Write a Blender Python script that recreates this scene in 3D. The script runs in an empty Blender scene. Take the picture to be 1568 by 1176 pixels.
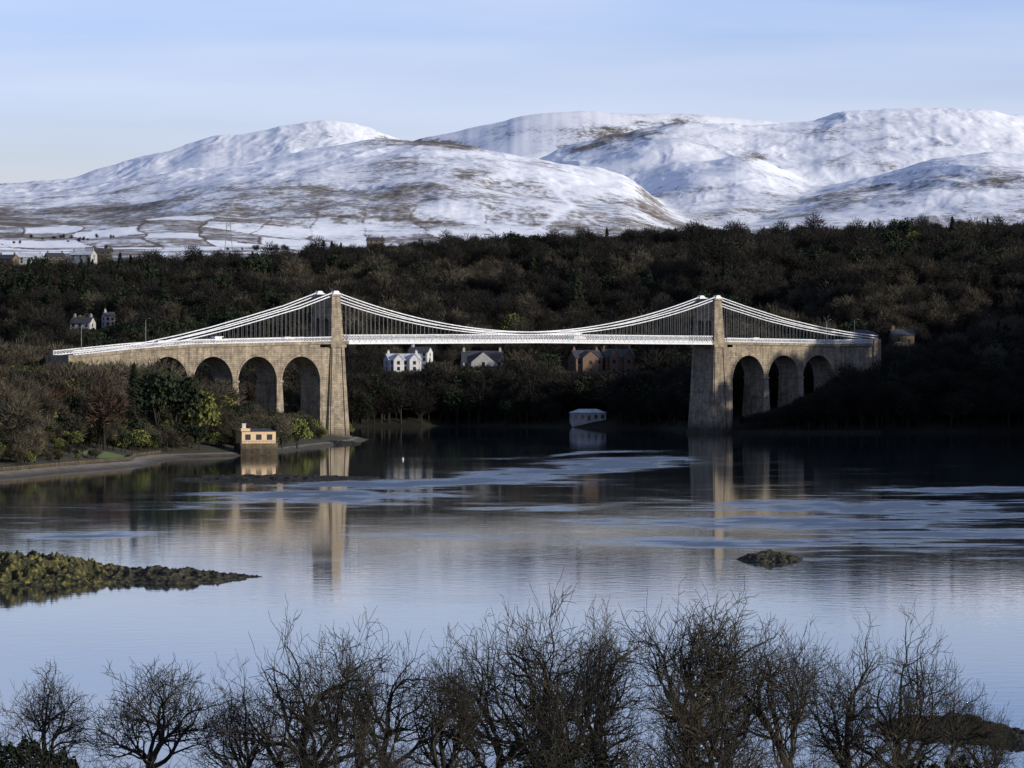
import bpy, math, random
import numpy as np
from mathutils import Vector, Matrix
random.seed(7); rng=np.random.default_rng(11)
F=6760.0; CH=29.6; HY=530.0; CX=784.0      # survey constants: bearing/elevation scale, eye height (m)
def wx(b,d): return (b-CX)/F*d
def wz(e,d): return CH+(HY-e)/F*d
scene=bpy.context.scene
COL=scene.collection
# ---------------------------------------------------------------- noise
def _h(ix,iy,s):
    n=(ix*374761393+iy*668265263+s*144269504)&0xffffffff
    n=((n^(n>>13))*1274126177)&0xffffffff
    return ((n^(n>>16))&0xffff)/65535.0
def vn(x,y,s=0):
    ix=np.floor(x).astype(np.int64); iy=np.floor(y).astype(np.int64)
    fx=x-ix; fy=y-iy
    fx=fx*fx*fx*(fx*(fx*6-15)+10); fy=fy*fy*fy*(fy*(fy*6-15)+10)
    a=_h(ix,iy,s);b=_h(ix+1,iy,s);c=_h(ix,iy+1,s);d=_h(ix+1,iy+1,s)
    return (a*(1-fx)+b*fx)*(1-fy)+(c*(1-fx)+d*fx)*fy
def fbm(x,y,s=0,o=5,g=.5):
    r=0;a=1;t=0
    for i in range(o):
        r=r+a*(vn(x,y,s+i*17)-.5)*2; t+=a; a*=g
        x,y=x*1.63+y*1.18+3.1,-x*1.18+y*1.63+7.7
    return r/t
def ridged(x,y,s=0,o=5):
    r=0;a=1;t=0
    for i in range(o):
        r=r+a*(1-abs(vn(x,y,s+i*13)*2-1)); t+=a; a*=.5
        x,y=x*1.7+y*1.1+1.3,-x*1.1+y*1.7+9.2
    return r/t
def sst(a,b,x):
    t=np.clip((x-a)/(b-a),0,1); return t*t*(3-2*t)
# ---------------------------------------------------------------- materials
def newmat(name):
    m=bpy.data.materials.new(name); m.use_nodes=True
    nt=m.node_tree; return m,nt,nt.nodes['Principled BSDF']
def N(nt,t,**k):
    n=nt.nodes.new(t)
    for a,v in k.items():
        if a in n.inputs: n.inputs[a].default_value=v
        else: setattr(n,a,v)
    return n
def L(nt,a,b): nt.links.new(a,b)
def mth(nt,op,a,b):
    n=N(nt,'ShaderNodeMath',operation=op)
    for i,q in enumerate((a,b)):
        if isinstance(q,(int,float)): n.inputs[i].default_value=q
        else: L(nt,q,n.inputs[i])
    return n.outputs[0]
def ramp(nt,fac,stops):
    r=nt.nodes.new('ShaderNodeValToRGB'); L(nt,fac,r.inputs[0])
    e=r.color_ramp.elements
    while len(e)<len(stops): e.new(.5)
    for el,(p,c) in zip(e,stops):
        el.position=p; el.color=(c[0],c[1],c[2],1)
    return r
def noisemat(name,ca,cb,scale=1.0,rough=.9,bump=0.,detail=6,cc=None,stretch=None,spec=.2,objrand=0.):
    m,nt,p=newmat(name)
    g=N(nt,'ShaderNodeNewGeometry'); src=g.outputs['Position']
    if stretch:
        mp=N(nt,'ShaderNodeMapping'); mp.inputs['Scale'].default_value=stretch
        L(nt,src,mp.inputs['Vector']); src=mp.outputs[0]
    n=N(nt,'ShaderNodeTexNoise',Scale=scale,Detail=detail,Roughness=.6); L(nt,src,n.inputs['Vector'])
    st=[(.32,ca),(.68,cb)] if cc is None else [(.35,ca),(.52,cb),(.64,cc)]
    r=ramp(nt,n.outputs['Fac'],st); out=r.outputs[0]
    if objrand:
        oi=N(nt,'ShaderNodeObjectInfo'); mr=N(nt,'ShaderNodeMapRange'); L(nt,oi.outputs['Random'],mr.inputs[0])
        mr.inputs[3].default_value=1-objrand; mr.inputs[4].default_value=1+objrand
        mx=N(nt,'ShaderNodeVectorMath',operation='MULTIPLY'); L(nt,out,mx.inputs[0]); L(nt,mr.outputs[0],mx.inputs[1]); out=mx.outputs[0]
    L(nt,out,p.inputs['Base Color'])
    p.inputs['Roughness'].default_value=rough; p.inputs['Specular IOR Level'].default_value=spec
    if bump:
        b=N(nt,'ShaderNodeBump',Strength=.8,Distance=bump); L(nt,n.outputs['Fac'],b.inputs['Height']); L(nt,b.outputs[0],p.inputs['Normal'])
    return m
def stonemat(name,ca,cb,mort,bw=1.6,bh=.6):
    m,nt,p=newmat(name)
    tc=N(nt,'ShaderNodeTexCoord')
    sep=N(nt,'ShaderNodeSeparateXYZ'); L(nt,tc.outputs['Object'],sep.inputs[0])
    ad=N(nt,'ShaderNodeMath',operation='ADD'); L(nt,sep.outputs[0],ad.inputs[0]); L(nt,sep.outputs[1],ad.inputs[1])
    cb_=N(nt,'ShaderNodeCombineXYZ'); L(nt,ad.outputs[0],cb_.inputs[0]); L(nt,sep.outputs[2],cb_.inputs[1])
    br=N(nt,'ShaderNodeTexBrick',Scale=1.0); L(nt,cb_.outputs[0],br.inputs['Vector'])
    br.inputs['Brick Width'].default_value=bw; br.inputs['Row Height'].default_value=bh; br.inputs['Mortar Size'].default_value=.035
    br.inputs['Color1'].default_value=(*ca,1); br.inputs['Color2'].default_value=(*cb,1); br.inputs['Mortar'].default_value=(*mort,1)
    n=N(nt,'ShaderNodeTexNoise',Scale=.35,Detail=8.0,Roughness=.7); L(nt,tc.outputs['Object'],n.inputs['Vector'])
    r=ramp(nt,n.outputs['Fac'],[(.3,(.45,.46,.47)),(.65,(1.15,1.12,1.08))])
    mp=N(nt,'ShaderNodeMapping'); mp.inputs['Scale'].default_value=(1,1,.12); L(nt,tc.outputs['Object'],mp.inputs['Vector'])
    ns=N(nt,'ShaderNodeTexNoise',Scale=.9,Detail=6.0,Roughness=.6); L(nt,mp.outputs[0],ns.inputs['Vector'])
    rs=ramp(nt,ns.outputs['Fac'],[(.35,(.6,.6,.6)),(.55,(1,1,1))])
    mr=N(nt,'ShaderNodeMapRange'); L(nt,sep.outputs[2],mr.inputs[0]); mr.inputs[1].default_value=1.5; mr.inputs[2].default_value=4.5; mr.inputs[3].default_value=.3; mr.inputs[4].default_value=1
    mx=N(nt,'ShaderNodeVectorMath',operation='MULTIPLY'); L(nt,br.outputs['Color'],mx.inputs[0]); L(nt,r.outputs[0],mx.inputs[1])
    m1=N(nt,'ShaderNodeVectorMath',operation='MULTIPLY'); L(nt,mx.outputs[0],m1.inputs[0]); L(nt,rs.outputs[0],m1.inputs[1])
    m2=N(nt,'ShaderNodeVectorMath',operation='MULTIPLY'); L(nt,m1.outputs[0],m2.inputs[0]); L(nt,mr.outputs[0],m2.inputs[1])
    L(nt,m2.outputs[0],p.inputs['Base Color']); p.inputs['Roughness'].default_value=.9; p.inputs['Specular IOR Level'].default_value=.15
    return m
M={}
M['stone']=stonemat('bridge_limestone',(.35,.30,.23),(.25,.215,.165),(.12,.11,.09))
M['whitesteel']=noisemat('white_painted_steel',(.50,.52,.55),(.68,.70,.73),.8,.55)
M['chain']=noisemat('pale_grey_chain',(.5,.53,.58),(.72,.74,.78),.5,.5)
M['asphalt']=noisemat('asphalt',(.04,.04,.042),(.07,.07,.07),2)
M['bark']=noisemat('bark_dark',(.012,.011,.009),(.038,.034,.027),6,.95)
M['twig']=noisemat('winter_twigs',(.028,.025,.019),(.085,.073,.050),.12,.95,objrand=.55)
M['twigr']=noisemat('russet_twigs',(.05,.031,.022),(.11,.07,.045),.25,.95,objrand=.3)
M['twigd']=noisemat('dark_twigs',(.009,.0088,.0075),(.024,.022,.018),.1,.95,objrand=.45)
M['ever']=noisemat('evergreen_leaves',(.007,.012,.006),(.020,.030,.012),.6,.8,objrand=.3)
M['olive']=noisemat('ivy_olive_leaves',(.045,.058,.015),(.14,.15,.042),.6,.85,objrand=.45)
M['wall_white']=noisemat('white_render',(.42,.42,.43),(.56,.56,.56),.8)
M['wall_grey']=noisemat('grey_render',(.26,.26,.26),(.38,.38,.37),.8)  # greyer, darker mix than the white render
M['wall_cream']=noisemat('cream_render',(.55,.40,.24),(.65,.49,.31),.8)
M['brick']=noisemat('brick_wall',(.11,.075,.055),(.17,.11,.08),1.5)
M['slate']=noisemat('slate_roof',(.030,.032,.038),(.06,.063,.072),1.2,.6)
M['snowroof']=noisemat('snowy_roof',(.30,.32,.36),(.55,.58,.62),.4)
M['glass']=noisemat('window_glass',(.012,.014,.018),(.03,.035,.04),1,.12,spec=.5)
M['rubble']=stonemat('rubble_stone',(.33,.27,.19),(.24,.19,.13),(.12,.1,.07),.8,.4)
M['rock']=noisemat('shore_rock',(.008,.008,.007),(.035,.033,.027),1.6,.85,.25,detail=10)
M['weed']=noisemat('seaweed_grass_rock',(.012,.012,.009),(.045,.044,.020),1.3,.9,.3,detail=10,cc=(.17,.15,.04))
M['moss']=noisemat('mossy_rock',(.010,.010,.008),(.036,.034,.024),1.6,.9,.25,detail=10,cc=(.075,.070,.036))
M['steel']=noisemat('galvanised_steel',(.15,.16,.17),(.25,.26,.27),1,.5)
M['carw']=noisemat('white_car_paint',(.6,.6,.6),(.7,.7,.7),.5,.3,spec=.5)
M['tyre']=noisemat('tyre_rubber',(.01,.01,.01),(.02,.02,.02),2)
M['orange']=noisemat('buoy_paint',(.6,.55,.5),(.75,.7,.65),2,.5)
M['fgbark']=noisemat('foreground_bark',(.011,.010,.008),(.065,.058,.042),.5,.95)
# ---------------------------------------------------------------- mesh builder
class MB:
    def __init__(s): s.v=[];s.f=[];s.m=[]
    def add(s,vs,fs,mi=0):
        o=len(s.v); s.v+=[tuple(v) for v in vs]; s.f+=[tuple(i+o for i in f) for f in fs]; s.m+=[mi]*len(fs)
    def frus(s,x0,x1,y0,y1,z0,X0,X1,Y0,Y1,z1,mi=0):
        s.add([(x0,y0,z0),(x1,y0,z0),(x1,y1,z0),(x0,y1,z0),(X0,Y0,z1),(X1,Y0,z1),(X1,Y1,z1),(X0,Y1,z1)],
              [(3,2,1,0),(4,5,6,7),(0,1,5,4),(1,2,6,5),(2,3,7,6),(3,0,4,7)],mi)
    def box(s,x0,x1,y0,y1,z0,z1,mi=0): s.frus(x0,x1,y0,y1,z0,x0,x1,y0,y1,z1,mi)
    def beam(s,a,b,w,h,mi=0):
        a=Vector(a);b=Vector(b);d=(b-a).normalized()
        up=Vector((0,0,1)) if abs(d.z)<.95 else Vector((1,0,0))
        r=d.cross(up).normalized()*w/2; u=r.normalized().cross(d)*h/2
        s.add([a-r-u,a+r-u,a+r+u,a-r+u,b-r-u,b+r-u,b+r+u,b-r+u],[(3,2,1,0),(4,5,6,7),(0,1,5,4),(1,2,6,5),(2,3,7,6),(3,0,4,7)],mi)
    def tube(s,pts,rads,n=4,mi=0,cap=True):
        o=len(s.v); k=len(pts)
        for i,(p,r) in enumerate(zip(pts,rads)):
            a=pts[max(i-1,0)];b=pts[min(i+1,k-1)]
            d=(b[0]-a[0],b[1]-a[1],b[2]-a[2]); l=math.sqrt(d[0]**2+d[1]**2+d[2]**2) or 1
            d=(d[0]/l,d[1]/l,d[2]/l)
            q=(0,0,1) if abs(d[2])<.9 else (1,0,0)
            e=(d[1]*q[2]-d[2]*q[1],d[2]*q[0]-d[0]*q[2],d[0]*q[1]-d[1]*q[0]); l=math.sqrt(e[0]**2+e[1]**2+e[2]**2) or 1
            e=(e[0]/l,e[1]/l,e[2]/l); g=(d[1]*e[2]-d[2]*e[1],d[2]*e[0]-d[0]*e[2],d[0]*e[1]-d[1]*e[0])
            for j in range(n):
                t=2*math.pi*j/n; c=math.cos(t)*r; q2=math.sin(t)*r
                s.v.append((p[0]+e[0]*c+g[0]*q2,p[1]+e[1]*c+g[1]*q2,p[2]+e[2]*c+g[2]*q2))
        for i in range(k-1):
            for j in range(n):
                j2=(j+1)%n
                s.f.append((o+i*n+j,o+i*n+j2,o+(i+1)*n+j2,o+(i+1)*n+j)); s.m.append(mi)
    def mesh(s,name,mats,smooth=False):
        me=bpy.data.meshes.new(name); me.from_pydata(s.v,[],s.f)
        for m in mats: me.materials.append(m)
        me.polygons.foreach_set('material_index',s.m)
        if smooth: me.polygons.foreach_set('use_smooth',[True]*len(s.f))
        me.update(); return me
    def obj(s,name,mats,parent=None,smooth=False,link=True):
        o=bpy.data.objects.new(name,s.mesh(name,mats,smooth))
        if link: COL.objects.link(o)
        if parent: o.parent=parent
        return o
def empty(name,loc=(0,0,0),rz=0):
    e=bpy.data.objects.new(name,None); e.location=loc; e.rotation_euler=(0,0,rz); e.empty_display_size=1
    COL.objects.link(e); return e
def gridmesh(name,X,Y,Z,mat,attrs={},smooth=True):
    r,c=X.shape
    co=np.stack([X,Y,Z],-1).reshape(-1,3).astype(np.float32)
    idx=np.arange(r*c).reshape(r,c)
    q=np.stack([idx[:-1,:-1],idx[:-1,1:],idx[1:,1:],idx[1:,:-1]],-1).reshape(-1,4)
    me=bpy.data.meshes.new(name)
    me.vertices.add(len(co)); me.vertices.foreach_set('co',co.ravel())
    me.loops.add(q.size); me.loops.foreach_set('vertex_index',q.ravel().astype(np.int32))
    me.polygons.add(len(q)); me.polygons.foreach_set('loop_start',np.arange(0,q.size,4,dtype=np.int32))
    try: me.polygons.foreach_set('loop_total',np.full(len(q),4,dtype=np.int32))
    except Exception: pass
    me.update(calc_edges=True); me.validate()
    me.polygons.foreach_set('use_smooth',np.full(len(me.polygons),smooth))
    for k,a in attrs.items():
        at=me.attributes.new(k,'FLOAT','POINT'); at.data.foreach_set('value',a.ravel().astype(np.float32))
    me.materials.append(mat)
    o=bpy.data.objects.new(name,me); COL.objects.link(o); return o
# ================================================================ MOUNTAINS
def prof(pts,P):
    xs=[p[0] for p in pts]; ys=[p[1] for p in pts]; return np.interp(P,xs,ys)
ridges=[
 ([(-500,330),(0,284),(50,275),(120,262),(200,243),(270,228),(320,209),(400,198),(450,187),(500,182),(540,186),(600,206),(680,232),(760,262),(900,330),(2100,420)],10600,.6,2600,1800,1.3),
 ([(-500,420),(400,330),(560,250),(640,215),(680,208),(740,190),(800,175),(880,167),(960,170),(1050,176),(1160,182),(1230,190),(1400,230),(2100,300)],13200,-.3,2500,2500,1.2),
 ([(-500,450),(600,360),(760,275),(830,238),(880,215),(940,201),(1000,190),(1040,181),(1100,186),(1180,187),(1250,179),(1300,174),(1360,169),(1430,169),(1500,166),(1568,172),(1800,200),(2100,240)],10900,.3,3000,2000,1.15),
 ([(-500,330),(0,296),(60,294),(130,288),(200,275),(280,258),(400,240),(480,225),(560,214),(610,210),(660,213),(720,224),(760,233),(840,245),(900,256),(960,264),(985,282),(1020,318),(1100,360),(2100,420)],8300,.15,3200,1500,1.3),
 ([(-500,450),(900,345),(960,290),(1000,268),(1060,250),(1140,236),(1180,248),(1230,270),(1300,285),(1400,330),(2100,400)],9300,.5,2600,1200,1.2),
 ([(-500,450),(1100,345),(1200,300),(1300,272),(1380,258),(1440,240),(1500,236),(1568,242),(1700,250),(2100,300)],9000,-.3,2700,1200,1.2),
]
def mtn(P,D):
    x=wx(P,D)
    base=np.interp(D,[2500,3200,4200,5200,6500,9000,18000],[62,78,114,146,177,225,250])
    k=8.
    S=np.exp((base-300)/k)
    warp=fbm(x/700,D/900,5,3)
    for i,(pts,d0,tilt,wf,wb,pw) in enumerate(ridges):
        ker=sum(prof(pts,P+o) for o in (-12,-6,0,6,12))/5+1.6*fbm(P/38,P*0+i*3,33+i,3)
        dk=d0+tilt*(P-784)+160*fbm(P/420+i*7,P*0+i,40+i,2)
        zc=CH+(HY-ker)/F*dk-4
        t=(D-dk)
        tt=t/(wf*(1+.2*warp))
        sh=np.where(t<0,1-np.sqrt(np.clip(tt,-1,0)**2+.002)+.0447,1-np.sqrt((t/wb)**2+.002)+.0447)
        sh=np.clip(sh-.044*np.clip(np.abs(tt),0,1),0,1)**pw
        z=base+(zc-base)*sh
        S=S+np.maximum(np.exp((z-300)/k)-np.exp((base-300)/k)*.999,0)
    z=300+k*np.log(np.maximum(S,1e-30))
    rel=sst(0,120,z-base)
    wxp=x+60*fbm(x/150,D/400,140,3)
    far=1-.85*sst(11000,12000,D)
    hi=1+.1*sst(8600,9600,D)
    n=fbm(x/330,D/1100,60,3)*18+(ridged(wxp/230,D/1000,80,3)-.6)*16*far*hi+fbm(wxp/70,D/260,90,4)*4.2*far*hi+(ridged(wxp/34,D/190,93,3)-.6)*2.6*far+fbm(x/14,D/50,95,3)*.6*far
    return z+n*(.3+.5*rel)
Pm=np.linspace(-330,1900,1250); Dm=np.concatenate([np.linspace(2750,5200,130),np.linspace(5215,11500,370),np.linspace(11600,15500,60)])
PP,DD=np.meshgrid(Pm,Dm); Zm=mtn(PP,DD)
Xm=wx(PP,DD)
conv=fbm(Xm/220,DD/500,120,4)
gz=np.gradient(Zm,axis=1)/(np.gradient(Xm,axis=1)); gy=np.gradient(Zm,axis=0)/np.gradient(DD,axis=0)
steep=np.sqrt(gz**2+gy**2)
bare=np.interp(Zm,[100,150,200,260,330,420,600],[.57,.58,.57,.52,.46,.37,.32])+.26*conv+.3*sst(.3,.8,steep)
elev=HY-(Zm-CH)*F/DD
def blob(cx,cy,rx,ry,s):
    global bare
    bare=bare+s*np.exp(-((PP-cx)/rx)**2-((elev-cy)/ry)**2)
blob(660,217,60,6,.42); blob(705,226,30,5,.32); blob(960,203,110,14,.25); blob(1040,186,30,6,.3); blob(880,226,60,8,.25); blob(1150,240,30,8,.3); blob(1340,250,50,10,.22); blob(1480,215,60,9,.12); blob(1260,200,60,7,.12)
blob(930,285,90,14,-.2); blob(600,356,200,6,-.3); blob(400,250,190,26,-.2); blob(1490,300,90,16,-.2); blob(300,250,120,18,-.1); blob(1240,265,60,10,-.15); blob(60,330,120,30,.08)
fx=Xm+40*fbm(Xm/200,DD/300,150,2); fy=DD+80*fbm(Xm/200,DD/300,151,2)
field=_h(np.floor(fx/75+fy/900).astype(np.int64),np.floor(fy/170).astype(np.int64),7)
low=1-sst(5200,6200,DD)
bare=bare+low*np.where(field>.58,-.34,.05)
hedge=np.maximum(np.abs((fx/75+fy/900)%1-.5),np.abs((fy/170)%1-.5)); bare=bare+low*.3*(hedge>.47)
# a snow-filled track running up the front hill
trk=np.abs(Xm-(wx(850,7000)+ (DD-6400)*.05+25*np.sin(DD/230.)))
bare=bare-.25*np.exp(-(trk/7)**2)*sst(5600,6000,DD)*(1-sst(7600,8000,DD))
m,nt,p=newmat('snow_and_heather')
g=N(nt,'ShaderNodeNewGeometry'); at=N(nt,'ShaderNodeAttribute',attribute_name='bare')
mp=N(nt,'ShaderNodeMapping'); mp.inputs['Scale'].default_value=(1,.45,1); L(nt,g.outputs['Position'],mp.inputs['Vector'])
n1=N(nt,'ShaderNodeTexNoise',Scale=.012,Detail=12.0,Roughness=.66); L(nt,mp.outputs[0],n1.inputs['Vector'])
n2=N(nt,'ShaderNodeTexNoise',Scale=.09,Detail=8.0,Roughness=.72); L(nt,mp.outputs[0],n2.inputs['Vector'])
f=mth(nt,'ADD',at.outputs['Fac'],mth(nt,'MULTIPLY',mth(nt,'SUBTRACT',n1.outputs['Fac'],.5),1.15))
f=mth(nt,'ADD',f,mth(nt,'MULTIPLY',mth(nt,'SUBTRACT',n2.outputs['Fac'],.5),1.0))
r=ramp(nt,f,[(.30,(.86,.885,.93)),(.50,(.66,.70,.77)),(.62,(.31,.30,.30)),(.80,(.12,.098,.076))])
L(nt,r.outputs[0],p.inputs['Base Color']); p.inputs['Roughness'].default_value=.8; p.inputs['Specular IOR Level'].default_value=.1
bp=N(nt,'ShaderNodeBump',Strength=.5,Distance=.9); L(nt,n1.outputs['Fac'],bp.inputs['Height']); L(nt,bp.outputs[0],p.inputs['Normal'])
gridmesh('snowy_mountains',Xm,DD,Zm,m,{'bare':bare})
# ================================================================ FAR HILLSIDE
def dshore(P): return np.interp(P,[-800,300,540,700,870,1000,1055,1085,1130,1200,1300,1568,1660,1800,2000,2600],[1640,1640,1620,1640,1610,1590,1555,1512,1500,1503,1505,1525,1500,1330,1260,1260])
def hill(P,D):
    e=D-dshore(P)
    z=np.interp(e,[-60,-15,0,8,60,110,200,300,550,1000,1300,1700],[-6,-2,0,2.5,11,17,27,39,62,86,84,66])
    fac=np.interp(P,[-500,0,400,700,1000,1568],[.78,.80,.88,.98,1,1.04])
    f2=1+.45*sst(1230,1330,P)*(1-sst(200,450,e))
    x=wx(P,D)
    z=np.where(e>0,z*(1+(fac-1)*sst(300,900,e))*f2+sst(5,80,e)*fbm(x/80,D/120,200,4)*5,z)
    shade_knoll=60*np.exp(-np.clip(np.abs(x-300)-30,0,None)**2/48**2)*np.exp(-np.clip(np.abs(D-1470)-70,0,None)**2/90**2)  # off-view knoll, added to shade the right shore and viaduct
    return np.where(e>0,np.maximum(z,shade_knoll*sst(0,50,e)+z*.2),z)
Ph=np.linspace(-700,2700,460); Dh=np.concatenate([np.linspace(1210,1760,150),np.linspace(1765,3300,160)])
P2,D2=np.meshgrid(Ph,Dh); Zh=hill(P2,D2)
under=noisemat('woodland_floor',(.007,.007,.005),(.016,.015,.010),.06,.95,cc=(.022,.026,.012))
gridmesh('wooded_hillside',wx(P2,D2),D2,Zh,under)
# ================================================================ LEFT BANK
SY=[700,900,976,1050,1099,1135,1177,1198,1250,1308,1360,1400,1440,1480,1540,1600,1700]
SX=[-190,-140,-116,-101,-89,-91,-86,-69,-61,-54,-46,-45,-54,-85,-190,-330,-600]
def bankz(x,y):
    e=np.interp(y,SY,SX)-x
    e=e+1.6*fbm(x/9,y/9,300,4)
    z=np.interp(e,[-40,-10,0,3,7,14,35,70,120,300],[-5,-1.5,0,.6,1.3,2.6,6,14.5,19,24])
    return z+sst(10,40,e)*fbm(x/40,y/40,310,3)*1.5, e
xb=np.concatenate([np.linspace(-700,-220,50),np.linspace(-217,-30,240)]); yb=np.linspace(760,1640,420)
XB,YB=np.meshgrid(xb,yb); ZB,EB=bankz(XB,YB)
m,nt,p=newmat('bank_ground')
g=N(nt,'ShaderNodeNewGeometry'); at=N(nt,'ShaderNodeAttribute',attribute_name='kind')
n1=N(nt,'ShaderNodeTexNoise',Scale=.25,Detail=8.0,Roughness=.65); L(nt,g.outputs['Position'],n1.inputs['Vector'])
f=mth(nt,'ADD',at.outputs['Fac'],mth(nt,'MULTIPLY',mth(nt,'SUBTRACT',n1.outputs['Fac'],.5),.4))
r=ramp(nt,f,[(.0,(.012,.011,.009)),(.16,(.055,.048,.038)),(.36,(.17,.15,.12)),(.45,(.03,.030,.014)),(.62,(.022,.022,.011)),(.78,(.05,.078,.018)),(1,(.075,.115,.024))])
L(nt,r.outputs[0],p.inputs['Base Color']); p.inputs['Roughness'].default_value=.95
kind=np.interp(EB,[-2,0,2,5,6.5,9],[0,.05,.18,.34,.48,.55])
kind=np.where((YB>1170)&(EB<12),np.minimum(kind,.1)+.5*sst(2,6,EB),kind)
lawn=np.exp(-((XB+103)/8)**2-((YB-1112)/24)**2)
kind=np.where(EB>7,kind+.5*sst(.3,.6,lawn),kind)
gridmesh('river_bank',XB,YB,ZB,m,{'kind':kind})
# ================================================================ WATER
pw=np.linspace(-2600,4200,600); iw=np.linspace(1/150,1/1720,720); dw=1/iw
PW,DW=np.meshgrid(pw,dw); EW=HY+CH*F/DW
rip=np.zeros_like(PW)
jag=fbm(PW/60,EW/2.6,560,4)
for (a,b,ra,rb,s) in [(960,707,120,9,1.15),(830,722,120,6,1.05),(640,741,250,6,1.05),(500,762,180,9,1.),(1330,775,260,8,1.0),(1230,801,260,8,1.0),(1470,748,140,4,.9),(1480,790,150,6,.9),(130,822,120,5,.6),(900,697,180,2.5,.5),(1460,816,190,7,.9),(1180,832,280,7,.7),(790,776,180,4,.45),(950,800,140,4,.5),(330,779,150,3,.3),(700,820,200,3,.35)]:
    c=(PW-a)/ra; off=7*fbm(PW/190,PW*0+b,500,3)-4*c*(1 if b<745 else .2)
    rip=np.maximum(rip,s*(1+1.1*jag)*np.exp(-c**2*1.2-((EW-b-off)/rb)**2))
calm=sst(860,960,EW)
mid=sst(725,760,EW)*(1-sst(850,930,EW))*(.4+.6*sst(900,1200,PW))
m,nt,p=newmat('sea_water')
g=N(nt,'ShaderNodeNewGeometry'); at=N(nt,'ShaderNodeAttribute',attribute_name='ripple'); ac=N(nt,'ShaderNodeAttribute',attribute_name='calm'); am=N(nt,'ShaderNodeAttribute',attribute_name='mid')
n1=N(nt,'ShaderNodeTexNoise',Scale=.03,Detail=9.0,Roughness=.66,Distortion=.4); L(nt,g.outputs['Position'],n1.inputs['Vector'])
mpw=N(nt,'ShaderNodeMapping'); mpw.inputs['Scale'].default_value=(.4,1,1); L(nt,g.outputs['Position'],mpw.inputs['Vector'])
n2=N(nt,'ShaderNodeTexNoise',Scale=.14,Detail=6.0,Roughness=.72); L(nt,mpw.outputs[0],n2.inputs['Vector'])
f=mth(nt,'ADD',mth(nt,'MULTIPLY',at.outputs['Fac'],.75),mth(nt,'MULTIPLY',mth(nt,'SUBTRACT',n1.outputs['Fac'],.5),.85))
f=mth(nt,'ADD',f,mth(nt,'MULTIPLY',mth(nt,'SUBTRACT',n2.outputs['Fac'],.5),mth(nt,'ADD',mth(nt,'MULTIPLY',am.outputs['Fac'],1.6),.4)))
r=ramp(nt,f,[(.0,(.04,)*3),(.16,(.07,)*3),(.32,(.17,)*3),(.55,(.36,)*3)])
rc=mth(nt,'MULTIPLY',r.outputs[0],mth(nt,'SUBTRACT',1.0,mth(nt,'MULTIPLY',ac.outputs['Fac'],.3)))
L(nt,rc,p.inputs['Roughness'])
p.inputs['Base Color'].default_value=(.005,.011,.016,1); p.inputs['IOR'].default_value=1.333
n3=N(nt,'ShaderNodeTexNoise',Scale=.35,Detail=3.0,Roughness=.55); L(nt,g.outputs['Position'],n3.inputs['Vector'])
bp=N(nt,'ShaderNodeBump',Strength=1.0,Distance=.012); L(nt,n3.outputs['Fac'],bp.inputs['Height']); L(nt,bp.outputs[0],p.inputs['Normal'])
gridmesh('strait_water',wx(PW,DW),DW,PW*0,m,{'ripple':rip,'calm':calm,'mid':mid})
# ================================================================ NEAR BANK (camera hill)
xn=np.linspace(-260,260,200); yn=np.concatenate([np.linspace(-60,190,60),np.linspace(192,330,110)])
XN,YN=np.meshgrid(xn,yn)
ZN=np.interp(YN+4*fbm(XN/20,YN*0,400,3),[-60,0,50,100,160,200,270,290,300,330],[27.6,27.6,19.5,12,5,3.2,1.2,.3,-.6,-3])+fbm(XN/8,YN/8,410,4)*.35
gridmesh('near_shore_ground',XN,YN,ZN,noisemat('scrub_ground',(.012,.012,.008),(.04,.036,.02),.4,.95))
def nearz(x,y): return float(np.interp(y,[0,50,100,160,200,270,290,300],[27.6,19.5,12,5,3.2,1.2,.3,-.6]))
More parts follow.
